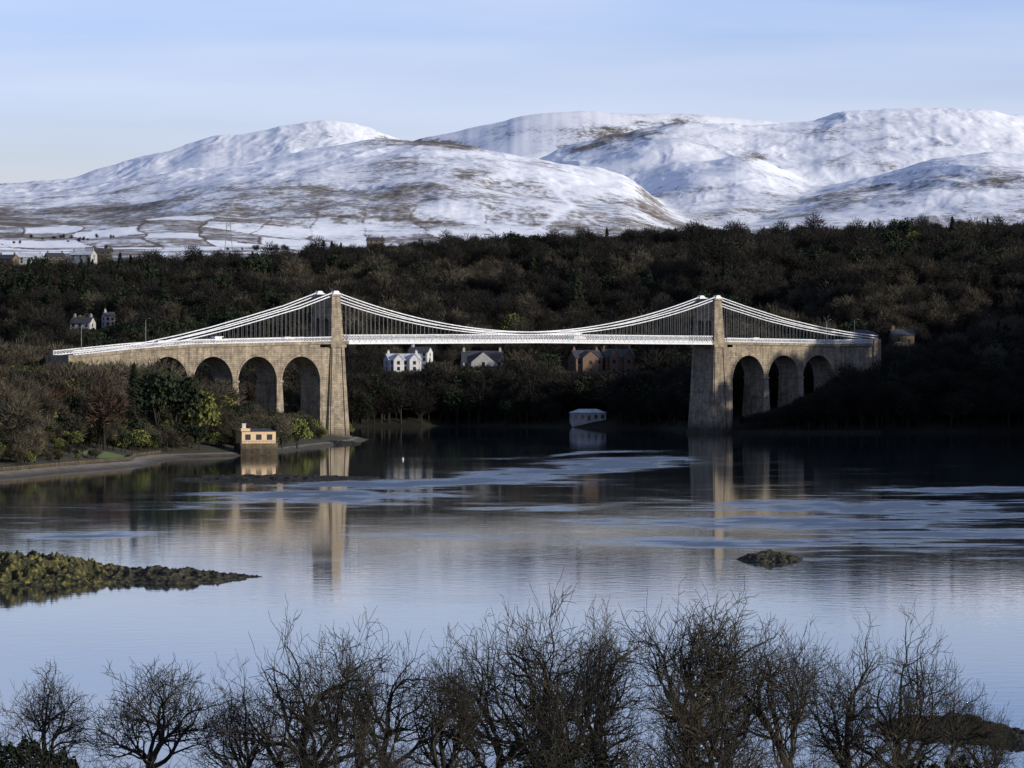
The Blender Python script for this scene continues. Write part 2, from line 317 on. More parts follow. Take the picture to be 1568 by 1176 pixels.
# ================================================================ BRIDGE
ang=math.atan2(124,125.2)
U=Vector((math.cos(ang),math.sin(ang),0)); V=Vector((-math.sin(ang),math.cos(ang),0))
org=Vector((-55.3,1380,0))+V*3.75
bridge=empty('suspension_bridge',org,ang)
SP=176.2
def zd(u):
    return float(np.interp(u,[-135,-105,-80,-60,0,SP/2,SP,SP+60,SP+110],[25.6,26.9,28.9,30.1,31.2,31.6,31.1,30.4,31.0]))
def tower(u0,name):
    b=MB()
    def hx(z): return 4.6-(4.6-2.65)*z/31
    def hy(z): return 5.7-(5.7-4.9)*z/31
    b.frus(u0-5.0,u0+5.0,-6.2,6.2,-3,u0-4.85,u0+4.85,-6.0,6.0,1.6)
    zs=[1.6,8,15,22,29.2]
    for a,c in zip(zs[:-1],zs[1:]):
        b.frus(u0-hx(a),u0+hx(a),-hy(a),hy(a),a,u0-hx(c),u0+hx(c),-hy(c),hy(c),c)
    for sy in (-1,1):
        for k in (-.72,.72):
            w=.7
            A=hx(1.6)*k; C=hx(29.2)*k
            b.frus(u0+A-w,u0+A+w,*sorted((sy*hy(1.6),sy*(hy(1.6)+.35))),1.6,u0+C-w*.8,u0+C+w*.8,*sorted((sy*(hy(29.2)-.01),sy*(hy(29.2)+.35))),29.2)
    b.box(u0-3.2,u0+3.2,-5.5,5.5,29.2,30.2)
    b.box(u0-2.9,u0+2.9,-5.1,5.1,30.2,31.0)
    zt=45.2; za=37.0
    def ux(z): return 2.6-(2.6-1.75)*(z-31)/(zt-31)
    def uy(z): return 4.85-(4.85-4.25)*(z-31)/(zt-31)
    for (p0,p1) in ((-1,-.70),(-.1,.1),(.70,1)):
        b.frus(u0-ux(31),u0+ux(31),p0*uy(31),p1*uy(31),31,u0-ux(za),u0+ux(za),p0*uy(za),p1*uy(za),za)
    for sgn in (-1,1):
        c=sgn*.4*uy(za); R=.3*uy(za); n=10
        for i in range(n):
            t0=math.pi*i/n; t1=math.pi*(i+1)/n
            y0=c-R*math.cos(t0);y1=c-R*math.cos(t1);z0=za+R*math.sin(t0);z1=za+R*math.sin(t1)
            h=ux(za)
            b.add([(u0-h,y0,z0),(u0-h,y1,z1),(u0-h,y1,38.7),(u0-h,y0,38.7),(u0+h,y0,z0),(u0+h,y1,z1),(u0+h,y1,38.7),(u0+h,y0,38.7)],
                  [(0,1,2,3),(7,6,5,4),(0,4,5,1)])
    for (p0,p1) in ((-1,-.70),(-.1,.1),(.70,1)):
        b.box(u0-ux(za),u0+ux(za),p0*uy(za),p1*uy(za),za,38.7)
    b.frus(u0-ux(38.7),u0+ux(38.7),-uy(38.7),uy(38.7),38.7,u0-ux(zt),u0+ux(zt),-uy(zt),uy(zt),zt)
    b.box(u0-2.15,u0+2.15,-4.65,4.65,zt,zt+.6)
    for s in (-1,1):
        b.frus(u0-1.7,u0+1.7,s*3.75-.9,s*3.75+.9,zt+.6,u0-.8,u0+.8,s*3.75-.6,s*3.75+.6,zt+1.7,1)
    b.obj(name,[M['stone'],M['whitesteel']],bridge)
tower(0,'tower_near'); tower(SP,'tower_far')
def viaduct(name,sgn,start,n,endlen):
    b=MB(); R=8.0; zsp=18.4; hv=4.5; pitch=18.0; s=start
    def X(a): return (-a if sgn<0 else SP+a)
    def bx(a0,a1,y0,y1,z0,z1): b.box(min(X(a0),X(a1)),max(X(a0),X(a1)),y0,y1,z0,z1)
    bx(3.0,s,-hv,hv,-2,29.2)
    for k in range(n):
        a0=s+k*pitch; c=a0+R; m_=16
        for i in range(m_):
            t0=math.pi*i/m_;t1=math.pi*(i+1)/m_
            A=X(c-R*math.cos(t0));B=X(c-R*math.cos(t1));z0=zsp+R*math.sin(t0);z1=zsp+R*math.sin(t1)
            T0=zd(A)-.9;T1=zd(B)-.9
            b.add([(A,-hv,z0),(B,-hv,z1),(B,-hv,T1),(A,-hv,T0),(A,hv,z0),(B,hv,z1),(B,hv,T1),(A,hv,T0)],[(0,1,2,3),(7,6,5,4),(0,4,5,1),(3,2,6,7)])
            q=1.08
            A2=X(c-R*q*math.cos(t0));B2=X(c-R*q*math.cos(t1));w0=zsp+R*q*math.sin(t0);w1=zsp+R*q*math.sin(t1)
            b.add([(A,-hv-.12,z0),(B,-hv-.12,z1),(B2,-hv-.12,w1),(A2,-hv-.12,w0),(A2,-hv,w0),(B2,-hv,w1),(A,-hv,z0),(B,-hv,z1)],[(0,1,2,3),(3,2,5,4),(0,6,7,1)])
        p0=a0+2*R; p1=p0+2.0 if k<n-1 else p0+endlen
        u0,u1=sorted((X(p0),X(p1)))
        nseg=max(1,int((u1-u0)/6))
        for j in range(nseg):
            q0=u0+(u1-u0)*j/nseg;q1=u0+(u1-u0)*(j+1)/nseg
            b.add([(q0,-hv,zsp-1),(q1,-hv,zsp-1),(q1,hv,zsp-1),(q0,hv,zsp-1),(q0,-hv,zd(q0)-.9),(q1,-hv,zd(q1)-.9),(q1,hv,zd(q1)-.9),(q0,hv,zd(q0)-.9)],[(4,5,6,7),(0,1,5,4),(2,3,7,6)]+([(3,0,4,7)] if j==0 else [])+([(1,2,6,5)] if j==nseg-1 else []))
        if k<n-1:
            b.frus(u0-.9,u1+.9,-hv-.9,hv+.9,-2,u0-.12,u1+.12,-hv-.15,hv+.15,zsp)
            b.box(u0-.35,u1+.35,-hv-.4,hv+.4,zsp,zsp+.6)
        else:
            b.box(u0,u1,-hv,hv,-2,zsp-1.001)
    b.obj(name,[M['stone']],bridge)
viaduct('viaduct_arches_near_shore',-1,7.0,4,29)
viaduct('viaduct_arches_far_shore',1,7.0,3,25)
dk=MB(); rl=MB()
us=list(np.arange(-105.6,SP+84,2.4))
for a,c in zip(us[:-1],us[1:]):
    za,zc=zd(a),zd(c)
    def slab(y0,y1,h0,h1,mi):
        dk.add([(a,y0,za+h0),(c,y0,zc+h0),(c,y1,zc+h0),(a,y1,za+h0),(a,y0,za+h1),(c,y0,zc+h1),(c,y1,zc+h1),(a,y1,za+h1)],[(3,2,1,0),(4,5,6,7),(0,1,5,4),(2,3,7,6)],mi)
    onspan=(a>3 and c<SP-3)
    if onspan:
        slab(-4.6,4.6,-.35,0,0)
        for y in (-4.3,-1.5,1.5,4.3): dk.beam((a,y,za-.75),(c,y,zc-.75),.25,.6,0)
        dk.beam((a,-4.2,za-.9),(a,4.2,za-.9),.2,.4,0)
    else:
        slab(-5.0,5.0,-.9,0,1)
    if -3.5<a<3.5 or SP-4<a<SP+3: continue
    for y in (-4.75,4.75):
        top=1.85 if onspan else 1.3
        rl.beam((a,y,za+top),(c,y,zc+top),.16,.24); rl.beam((a,y,za+.15),(c,y,zc+.15),.14,.2)
        if onspan: rl.beam((a,y,za-.7),(c,y,zc-.7),.2,.6)
        rl.beam((a,y,za-.3),(a,y,za+top),.14,.14)
        m_=a+1.2; zm=(za+zc)/2
        rl.beam((m_,y,zm),(m_,y,zm+top),.1,.1)
        for (s0,s1,t0,t1) in ((a,m_,za,zm),(m_,c,zm,zc)):
            rl.beam((s0,y,t0+.2),(s1,y,t1+top),.07,.09); rl.beam((s0,y,t0+top),(s1,y,t1+.2),.07,.09)
dk.obj('deck',[M['whitesteel'],M['stone']],bridge); rl.obj('lattice_railing',[M['whitesteel']],bridge)
rd=MB()
for a,c in zip(us[:-1],us[1:]):
    rd.add([(a,-3.6,zd(a)+.01),(c,-3.6,zd(c)+.01),(c,3.6,zd(c)+.01),(a,3.6,zd(a)+.01)],[(0,1,2,3)])
rd.obj('road_surface',[M['asphalt']],bridge)
CT=46.6
def zc(u):
    if 0<=u<=SP:
        t=(u-SP/2)/(SP/2); return 34.2+(CT-34.2)*t*t
    if u<0: return float(np.interp(-u,[0,15,30.6,45,57,70,83,96,108],[CT,42.2,38.6,35.4,33.1,30.9,29.1,27.7,26.6]))
    s=u-SP; return float(np.interp(s,[0,15,34,52,68,84],[CT,43.1,39.2,36.4,34.5,33.2]))
ch=MB(); hg=MB()
cu=list(np.arange(-105,0,3.0))+list(np.linspace(0,SP,60))+list(np.arange(SP+3,SP+85,3.0))
for y in (-3.75,3.75):
    for off in (0,-.85):
        for a,c in zip(cu[:-1],cu[1:]):
            ch.beam((a,y,zc(a)+off),(c,y,zc(c)+off),.3,.27)
            ch.beam((a-.2,y,zc(a)+off),(a+.2,y,zc(a)+off),.4,.36)
    for a in np.arange(-100,SP+78,1.8):
        if abs(a)<3 or abs(a-SP)<3: continue
        if zc(a)-.8>zd(a)+.2: hg.beam((a,y,zd(a)),(a,y,zc(a)-.7),.06,.06)
ch.obj('suspension_chains',[M['chain']],bridge); hg.obj('hangers',[M['steel']],bridge)
an=MB()
an.box(SP+80,SP+84,-5.2,5.2,20,32.2); an.box(-108,-104.5,-5.4,5.4,15,27.0)
an.obj('anchorage_walls',[M['stone']],bridge)
def B2W(u,v,z): 
    q=org+U*u+V*v; return Vector((q.x,q.y,z))
def van(u,v,L_=5.2,H=2.2,name='white_van'):
    e=empty(name,B2W(u,v,zd(u)+.02),ang)
    b=MB(); h=L_/2
    b.frus(-h,h,-.95,.95,.45,-h,h,-.95,.95,1.1)
    b.frus(-h,h*.55,-.93,.93,1.1,-h+.1,h*.3,-.82,.82,H); b.frus(h*.55,h,-.93,.93,1.1,h*.56,h*.9,-.85,.85,1.25)
    b.obj('body',[M['carw']],e)
    g_=MB(); 
    for s in (-1,1): g_.add([(h*.05,s*.91,1.2),(h*.5,s*.91,1.2),(h*.33,s*.87,H-.2),(h*.05,s*.87,H-.2)],[(0,1,2,3)])
    g_.obj('windows',[M['glass']],e)
    w=MB()
    for a in (-h*.6,h*.6):
        for s in (-1,1):
            w.tube([(a,s*.8-.12,.35),(a,s*.8+.12,.35)],[.35,.35],10)
    w.obj('wheels',[M['tyre']],e)
van(-46,-1.8); van(-18,-1.8,4.4,1.6,'white_car'); van(SP+22,-1.8,4.6,1.7,'white_car'); van(SP-62,1.8,6,2.4); van(-66,1.8,4.3,1.5,'white_car')
def lamp(u,v,h=8):
    z0=zd(u)
    e=empty('street_lamp',B2W(u,v,z0),ang); b=MB()
    b.tube([(0,0,0),(0,0,h*.6),(0,0,h),(0,-.5,h+.4),(0,-1.4,h+.5)],[.12,.09,.07,.06,.05],6); b.frus(-.15,.15,-2,-1.3,h+.4,-.1,.1,-1.9,-1.4,h+.56)
    b.obj('column_and_head',[M['steel']],e)
for u in (SP+66,SP+81,-70,-95): lamp(u,4.6)
# ================================================================ HOUSES
keep=[]
def house(name,px,d,zb,w,dep,h,rh=2.5,rot=0,wall='wall_white',roof='slate',floors=2,nwin=4,chim=2,hip=False,gables=0,clear=.25):
    x=wx(px,d); e=empty(name,(x,d,zb),rot)
    b=MB(); b.box(-w/2,w/2,-dep/2,dep/2,-3,h)
    if not hip: b.add([(-w/2,-dep/2,h),(-w/2,dep/2,h),(-w/2,0,h+rh),(w/2,-dep/2,h),(w/2,dep/2,h),(w/2,0,h+rh)],[(0,1,2),(5,4,3)])
    b.obj('walls',[M[wall]],e)
    r=MB(); o=.4
    i=dep/2 if hip else -o
    A=[(-w/2-o,-dep/2-o,h-.1),(w/2+o,-dep/2-o,h-.1),(w/2+o,dep/2+o,h-.1),(-w/2-o,dep/2+o,h-.1),(-w/2+i,0,h+rh+.06),(w/2-i,0,h+rh+.06)]
    r.add(A,[(0,1,5,4),(2,3,4,5),(1,2,5),(3,0,4),(3,2,1,0)] if hip else [(0,1,5,4),(2,3,4,5)])
    r.obj('roof',[M[roof]],e)
    g_=MB(); t=MB()
    for fl in range(floors):
        zc_=h*(fl+.5)/floors
        for k in range(nwin):
            xc=-w/2+w*(k+.5)/nwin
            ww,wh=min(.6,w/nwin*.3),.7
            if fl==0 and k==nwin//2: g_.box(xc-.5,xc+.5,-dep/2-.03,-dep/2+.02,.1,2.1); continue
            g_.box(xc-ww,xc+ww,-dep/2-.03,-dep/2+.02,zc_-wh,zc_+wh)
            t.box(xc-ww-.12,xc+ww+.12,-dep/2-.09,-dep/2-.0,zc_-wh-.15,zc_-wh-.003)
    for s in (-1,1):
        for fl in range(floors):
            zc_=h*(fl+.5)/floors
            g_.box(*sorted((s*(w/2-.02),s*(w/2+.03))),-.6,.6,zc_-.7,zc_+.7)
    g_.obj('windows_and_door',[M['glass']],e); t.obj('window_sills',[M['wall_grey']],e)
    if chim:
        c=MB()
        for k in range(chim):
            xc=-w/2+.8+(w-1.6)*k/max(1,chim-1)
            c.box(xc-.45,xc+.45,-.4,.4,h,h+rh+1.0); c.tube([(xc-.2,0,h+rh+1.0),(xc-.2,0,h+rh+1.5)],[.13,.12],6); c.tube([(xc+.2,0,h+rh+1.0),(xc+.2,0,h+rh+1.5)],[.13,.12],6)
        c.obj('chimneys',[M['brick'] if wall in('brick','rubble') else M[wall]],e)
    for k in range(gables):
        xc=-w/2+w*(k+.5)/gables; q=MB(); gw=w/gables*.3
        q.box(xc-gw,xc+gw,-dep/2-1.6,-dep/2-.003,-2,h)
        q.add([(xc-gw,-dep/2-1.6,h),(xc+gw,-dep/2-1.6,h),(xc,-dep/2-1.6,h+rh*.9)],[(0,1,2)])
        q.add([(xc-gw-.2,-dep/2-1.8,h-.1),(xc,-dep/2-1.8,h+rh*.95),(xc,0,h+rh*.95),(xc-gw-.2,0,h-.1)],[(0,1,2,3)],1)
        q.add([(xc+gw+.2,-dep/2-1.8,h-.1),(xc,-dep/2-1.8,h+rh*.95),(xc,0,h+rh*.95),(xc+gw+.2,0,h-.1)],[(3,2,1,0)],1)
        for zz in [h*(fl+.5)/floors for fl in range(floors)]: q.box(xc-.6,xc+.6,-dep/2-1.64,-dep/2-1.58,zz-.7,zz+.7,2)
        q.obj('gable_bay_%d'%k,[M[wall],M[roof],M['glass']],e)
    keep.append((px,w/2/d*F+6,d,HY-(zb+h*clear-CH)*F/d))
    return e
house('white_house',616,1740,19.6,13,9,4.6,2.4,.3,roof='snowroof',gables=2,nwin=5,clear=.15)
house('white_house',644,1758,23.5,8,7,3.6,2.2,-.3,nwin=3,chim=1,clear=.1)
house('slate_roof_house',738,1750,20.5,16,9,2.8,4.4,.1,wall='wall_grey',gables=1,nwin=5,clear=.6)
house('brick_villa',896,1722,18.0,11,9,7.0,3.0,.35,wall='brick',gables=1,nwin=4,clear=.3)
house('brick_villa',944,1728,18.3,12,9,7.0,3.2,.3,wall='brick',gables=2,nwin=4,clear=.3)
house('white_boathouse',900,1613,2.3,12.5,6,3.1,1.2,.15,wall='wall_grey',roof='snowroof',floors=1,nwin=5,chim=0,hip=True,clear=-.4)
house('white_cottage',127,1890,35.5,9,7,4,2.6,-.3,wall='wall_grey',nwin=3,clear=.5)
house('white_cottage',166,1905,38,4.5,5,4.5,1.8,.4,wall='wall_grey',nwin=2,chim=1,clear=.5)
house('stone_lodge',1318,1604,30.5,12,7,3.2,1.8,.1,wall='rubble',roof='slate',floors=1,nwin=3,chim=0,hip=True)
house('stone_lodge',1380,1625,30,8,7,3.6,2.2,.2,wall='rubble',floors=1,nwin=2,chim=1)
for i,(px,yy) in enumerate([(12,402),(46,400),(84,399),(128,396),(158,392)]):
    d=2480+25*(i%3); house('terraced_house',px,d,wz(yy,d)-1.2,10+3*(i%2),8,3.4,2.2,.35*(i%3-1),wall='wall_grey' if i%2 else 'rubble',roof='snowroof' if i%2 else 'slate',nwin=3)
for px,yy in ((1135,353),(1180,352),(575,366)):
    d=2700; house('farm_house',px,d,wz(yy,d)-3.5,10,7,2.6,1.8,.2,wall='brick',nwin=3,clear=.6)
bh=empty('waterside_boat_house',(wx(392,1198),1199,0),.28)
b=MB(); b.frus(-5.3,5.3,-4,5,-1.5,-5.1,5.1,-3.8,4.8,3.0); b.box(-5.25,5.25,-3.95,4.95,3.0,3.25); b.obj('stone_basement',[M['rubble']],bh)
b=MB(); b.box(-4.7,4.7,-3.2,4.4,3.25,6.5); b.box(-4.95,-2.4,-3.3,2,6.5,7.3); b.obj('upper_walls',[M['wall_cream']],bh)
b=MB(); b.frus(-5,5,-3.5,4.7,6.5,-3.0,3.0,-1,2,7.2); b.obj('shallow_roof',[M['slate']],bh)
b=MB(); b.box(-4.0,-3.0,-.6,.4,7.0,8.4); b.box(-4.1,-2.9,-.7,.5,8.4,8.6); b.obj('chimney',[M['wall_white']],bh)
b=MB()
for xc in (-3.0,0,3.0): b.box(xc-.75,xc+.75,-3.24,-3.18,4.2,5.7)
b.box(4.68,4.74,-1.2,.2,4.2,5.7); b.obj('windows',[M['glass']],bh)
b=MB()
for k in range(11): b.tube([(-5+k,-3.7,3.25),(-5+k,-3.7,4.0)],[.04,.04],4)
b.beam((-5,-3.7,4.0),(5,-3.7,4.0),.06,.06); b.obj('balcony_railing',[M['steel']],bh)
keep.append((392,34,1199,700))
sw=MB(); ys=list(np.arange(985,1175,5)); 
for a,c in zip(ys[:-1],ys[1:]):
    xa=float(np.interp(a,SY,SX))-6.5; xc=float(np.interp(c,SY,SX))-6.5
    sw.beam((xa,a,1.3),(xc,c,1.3),.6,1.4)
sw.obj('sea_wall',[M['rubble']])
jt=MB(); jt.beam((wx(1130,1497),1497,.3),(wx(1350,1503),1503,.3),1.2,1.2); jt.obj('far_shore_wall',[M['rock']])
# ================================================================ ROCKS / ISLETS
def islet(name,cx,cy,lx,ly,h,mats,seed,n=90,rot=0.,rough=.5):
    u=np.linspace(-1.15,1.15,n); A,B=np.meshgrid(u,u)
    r=np.sqrt(A**2+B**2)+.38*fbm(A*2.2,B*2.2,seed,6)
    z=h*np.clip(1-r,-.3,1)**1.0*1.1
    z=z+(ridged(A*lx/2.2,B*ly/4.,seed+5,4)-.6)*h*rough*sst(1.1,.6,r)
    z=z+(fbm(A*lx*1.1,B*ly*.6,seed+9,4))*.34*sst(1.1,.8,r)+fbm(A*lx*4,B*ly*2,seed+12,3)*.16*sst(1.08,.9,r)
    z=np.where(r>1,-.5*(r-1)*4-.05,z)
    X=A*lx; Y=B*ly; c,s=math.cos(rot),math.sin(rot)
    return gridmesh(name,cx+X*c-Y*s,cy+X*s+Y*c,z,mats,smooth=True)
islet('rocky_islet',wx(1182,612),612,4.9,8,1.15,M['moss'],3,n=180,rough=1.1)
islet('grassy_rock_point',wx(10,562),565,16,20,2.7,M['weed'],8,n=300,rough=1.1)
islet('rock_reef',wx(215,562),562,13,11,1.2,M['moss'],21,n=220,rough=1.3)
islet('rock_reef',wx(320,566),567,6.5,3,.35,M['rock'],24,n=120,rough=1.6)
islet('rock_reef',wx(420,980),985,20,24,.6,M['rock'],31,n=140,rough=1.6)
islet('rock_reef',wx(505,1318),1335,8,20,1.0,M['rock'],37,n=80)
islet('shore_rocks',wx(1430,345),342,5.5,7,.9,M['rock'],41,n=160,rough=1.2)
islet('shore_rocks',wx(1550,334),332,4,4.5,.6,M['rock'],46,n=130,rough=1.2)
def tufts(name,pts,mat,hgt,n):
    b=MB()
    for (cx,cy,z,r,ry) in pts:
        for i in range(n):
            a=random.uniform(0,6.28); q=math.sqrt(random.random()); x=cx+q*r*math.cos(a); y=cy+ry*q*math.sin(a)
            h=hgt*random.uniform(.4,1.2); w=.05*hgt+.02; dx=random.uniform(-.3,.3)*h; zz=z*(1-.6*q)
            b.add([(x-w,y,zz-.3),(x+w,y,zz-.3),(x+dx,y+random.uniform(-.2,.2),zz+h)],[(0,1,2)])
    b.obj(name,[mat])
tufts('islet_grass',[(wx(1188,612),612,1.0,2.2,3)],M['olive'],.5,260)
tufts('point_grass',[(wx(0,566),568,1.9,7,8),(wx(120,560),565,1.2,5,5)],M['olive'],.4,900)
for (px,yy) in ((617,704),):
    d=CH*F/(yy-HY); e=empty('mooring_buoy',(wx(px,d),d,0)); b=MB()
    b.tube([(0,0,-.1),(0,0,.05),(0,0,.25),(0,0,.4),(0,0,.5)],[.12,.25,.28,.18,.05],10); b.tube([(0,0,.45),(0,0,.9)],[.03,.03],5); b.obj('float_and_staff',[M['orange']],e)
d=2900; py=empty('electricity_pylon',(wx(350,d),d,wz(372,d)-12))
b=MB(); Hh=34
for s1 in (-1,1):
    for s2 in (-1,1): b.beam((s1*3,s2*3,0),(s1*.5,s2*.5,Hh),.18,.18)
for k in range(8):
    z0=k*Hh/8; z1=(k+1)*Hh/8; w0=3-2.5*k/8; w1=3-2.5*(k+1)/8
    b.beam((-w0,-w0,z0),(w1,-w1,z1),.1,.1); b.beam((w0,-w0,z0),(-w1,-w1,z1),.1,.1)
for z0,w in ((20,5),(25,6.5),(30,4.5)): b.beam((-w,0,z0),(w,0,z0),.2,.3); b.beam((-w,0,z0),(0,0,z0+2),.1,.1); b.beam((w,0,z0),(0,0,z0+2),.1,.1)
b.obj('lattice_and_arms',[M['steel']],py)
# ================================================================ DISTANT TREE KINDS (instanced)
src=bpy.data.collections.new('woodland_tree_kinds')
def crown_tree(name,H,R,ntw,kind,seed,mat):
    rr=random.Random(seed); b=MB()
    zc0=H*.58; rv=H*.42
    b.tube([(0,0,-1.5),(rr.uniform(-.2,.2),0,H*.2),(rr.uniform(-.4,.4),rr.uniform(-.3,.3),H*.5)],[.32,.26,.14],5)
    lob=[(rr.uniform(-.45,.45)*R,rr.uniform(-.45,.45)*R,zc0+rr.uniform(-.35,.4)*rv,rr.uniform(.45,.7)) for _ in range(7)]
    for l in lob:
        p=(l[0]*.5,l[1]*.5,H*.45); b.tube([(0,0,H*.22),p,(l[0]*1.2,l[1]*1.2,l[2]+.3*rv)],[.17,.11,.04],4)
    for i in range(ntw):
        l=lob[rr.randrange(7)]
        a=rr.uniform(0,6.283); ct=rr.uniform(-.45,1); st=math.sqrt(1-ct*ct)
        q=(rr.random()**.45)
        n=(st*math.cos(a),st*math.sin(a),ct)
        p=(l[0]+n[0]*R*l[3]*q,l[1]+n[1]*R*l[3]*q,l[2]+n[2]*rv*l[3]*q)
        if kind=='bare':
            d=Vector((n[0]+rr.uniform(-.5,.5),n[1]+rr.uniform(-.5,.5),n[2]*.7+.35+rr.uniform(-.4,.4))).normalized()
            le=rr.uniform(.7,1.8); w=rr.uniform(.05,.11)
            s=d.cross(Vector((rr.uniform(-1,1),rr.uniform(-1,1),rr.uniform(-1,1)))).normalized()*w
            P=Vector(p); b.add([P-s,P+s,P+d*le],[(0,1,2)],1)
        else:
            w=rr.uniform(.14,.32); d=Vector((rr.gauss(0,1),rr.gauss(0,1),rr.gauss(0,1))).normalized(); s=d.cross(Vector((rr.gauss(0,1),rr.gauss(0,1),.3))).normalized()
            P=Vector(p); b.add([P-s*w-d*w,P+s*w-d*w*.6,P+s*w*.8+d*w,P-s*w*.7+d*w*.9],[(0,1,2,3)],1)
    return b.obj(name,[M['bark'],mat],None,False,False)
def conifer(name,H,R,seed,mat):
    rr=random.Random(seed); b=MB(); b.tube([(0,0,-1),(0,0,H)],[.25,.04],5)
    for i in range(900):
        t=rr.random()**.8; z=H*(.12+.88*t); r=R*(1-t)**.8*rr.uniform(.3,1)*(1+.25*math.sin(z*4)); a=rr.uniform(0,6.283)
        P=Vector((r*math.cos(a),r*math.sin(a),z-.15*r)); d=Vector((math.cos(a),math.sin(a),-.35)); s=d.cross(Vector((0,0,1))).normalized(); w=rr.uniform(.18,.4)
        b.add([P-s*w,P+d*w*1.6,P+s*w,P-d*w*.4+Vector((0,0,w*.5))],[(0,1,2,3)],1)
    return b.obj(name,[M['bark'],mat],None,False,False)
kinds=[crown_tree('t0',12,4.6,1600,'bare',1,M['twig']),crown_tree('t1',11,5.2,1700,'bare',2,M['twig']),crown_tree('t2',13,4.2,1500,'bare',3,M['twigd']),
 crown_tree('t3',10,4.6,1500,'bare',4,M['twigd']),crown_tree('t4',10,4.2,1500,'bare',5,M['twigr']),crown_tree('t5',11,4.4,1500,'leaf',6,M['ever']),crown_tree('t6',8.5,4.4,1500,'leaf',7,M['olive']),conifer('t7',14,3.4,8,M['ever'])]
for k in kinds: src.objects.link(k)
KH=np.array([12.3,11.3,13.3,10.3,10.3,11.3,8.8,14.])
def scatter(name,pts,scl,kind):
    me=bpy.data.meshes.new(name); n=len(pts)
    me.vertices.add(n); me.vertices.foreach_set('co',np.asarray(pts,dtype=np.float32).ravel())
    for nm,dt,arr in (('sc','FLOAT_VECTOR',scl),('rt','FLOAT_VECTOR',np.stack([rng.normal(0,.04,n),rng.normal(0,.04,n),rng.uniform(0,6.28,n)],-1))):
        a=me.attributes.new(nm,dt,'POINT'); a.data.foreach_set('vector',np.asarray(arr,dtype=np.float32).ravel())
    a=me.attributes.new('kd','INT','POINT'); a.data.foreach_set('value',np.asarray(kind,dtype=np.int32))
    o=bpy.data.objects.new(name,me); COL.objects.link(o)
    ng=bpy.data.node_groups.new(name+'_scatter','GeometryNodeTree')
    ng.interface.new_socket('Geometry',in_out='INPUT',socket_type='NodeSocketGeometry'); ng.interface.new_socket('Geometry',in_out='OUTPUT',socket_type='NodeSocketGeometry')
    gi=ng.nodes.new('NodeGroupInput'); go=ng.nodes.new('NodeGroupOutput')
    ip=ng.nodes.new('GeometryNodeInstanceOnPoints'); ci=ng.nodes.new('GeometryNodeCollectionInfo')
    ci.inputs['Collection'].default_value=src; ci.inputs['Separate Children'].default_value=True; ci.inputs['Reset Children'].default_value=True
    def na(nm,t):
        q=ng.nodes.new('GeometryNodeInputNamedAttribute'); q.data_type=t; q.inputs['Name'].default_value=nm
        return [s for s in q.outputs if s.enabled and s.name=='Attribute'][0]
    ip.inputs['Pick Instance'].default_value=True
    l=ng.links.new
    l(gi.outputs[0],ip.inputs['Points']); l(ci.outputs[0],ip.inputs['Instance']); l(na('kd','INT'),ip.inputs['Instance Index'])
    l(na('rt','FLOAT_VECTOR'),ip.inputs['Rotation']); l(na('sc','FLOAT_VECTOR'),ip.inputs['Scale']); l(ip.outputs[0],go.inputs[0])
    md=o.modifiers.new('scatter','NODES'); md.node_group=ng; return o
def clearance(P,D,Z,H,S):
    ok=np.ones(len(P),bool)
    for (cx,hw,dh,eb) in keep:
        foot=4.5*S/D*F
        near=(np.abs(P-cx)<hw+foot*.8)&(D<dh+8)&(D>dh-260)
        ztop=CH+(HY-eb)/F*D
        mx=(ztop-Z)/H
        S=np.where(near,np.minimum(S,mx),S)
        ok&=~(near&(S<.3))
        ok&=~((np.abs(P-cx)<hw)&(np.abs(D-dh)<9))
    return S,ok
def bridge_uv(x,y):
    dx=x-org.x; dy=y-org.y; return dx*U.x+dy*U.y, dx*V.x+dy*V.y
n=14000
e=rng.uniform(0,1,n)**1.15*1280+3; P=rng.uniform(-330,1900,n); D=dshore(P)+e
n2_=1500; e=np.concatenate([e,rng.uniform(2,110,n2_)]); P=np.concatenate([P,rng.uniform(1100,1700,n2_)]); D=dshore(P)+e
n3_=500; e=np.concatenate([e,rng.uniform(10,260,n3_)]); P=np.concatenate([P,rng.uniform(1750,2600,n3_)]); D=dshore(P)+e
n4_=900; e=np.concatenate([e,rng.uniform(1,60,n4_)]); P=np.concatenate([P,rng.uniform(500,1100,n4_)]); D=dshore(P)+e; n=len(P)
Z=hill(P,D); x=wx(P,D)
cl=fbm(x/55,D/55,600,3); cl2=fbm(x/110,D/110,620,3)
u=rng.random(n)
kd=np.where(u<.3,0,np.where(u<.55,1,np.where(u<.75,2,3)))
dark=(cl2>-.08)|((e>520)&(rng.random(n)<.9)); kd=np.where(dark&(kd<2),kd+2,kd)  # patches and far band: shade put into darker twig colour
kd=np.where((cl>.28)&(rng.random(n)<.5),5,kd); kd=np.where((cl<-.42)&(rng.random(n)<.2),4,kd)
kd=np.where((rng.random(n)<.015),6,kd); kd=np.where((rng.random(n)<.03),7,kd)
left=(P<420)&(e<700)&(rng.random(n)<.4); kd=np.where(left,rng.choice([5,2,7,5],n),kd)
rt_=(P>500)&(e<120)&(rng.random(n)<.75); kd=np.where(rt_,rng.choice([2,3,5,3],n),kd)
S=rng.uniform(.55,1.3,n)*(1+.3*cl); S=np.where(rng.random(n)<.06,S*1.35,S)
S=np.where(e>900,S*.8,S)
S,ok=clearance(P,D,Z,KH[kd],S)
bu,bv=bridge_uv(x,D)
inb=(np.abs(bv)<9)&(bu>-130)&(bu<SP+95)
infr=(bv<0)&(bv>-90)&(bu>SP-20)&(P<1285)
limz=np.interp(P,[1085,1130,1180,1220,1250,1285],[3,6,8,11,15,20])
S=np.where(infr,np.minimum(S,(limz-Z)/KH[kd]),S)
ok&=~inb
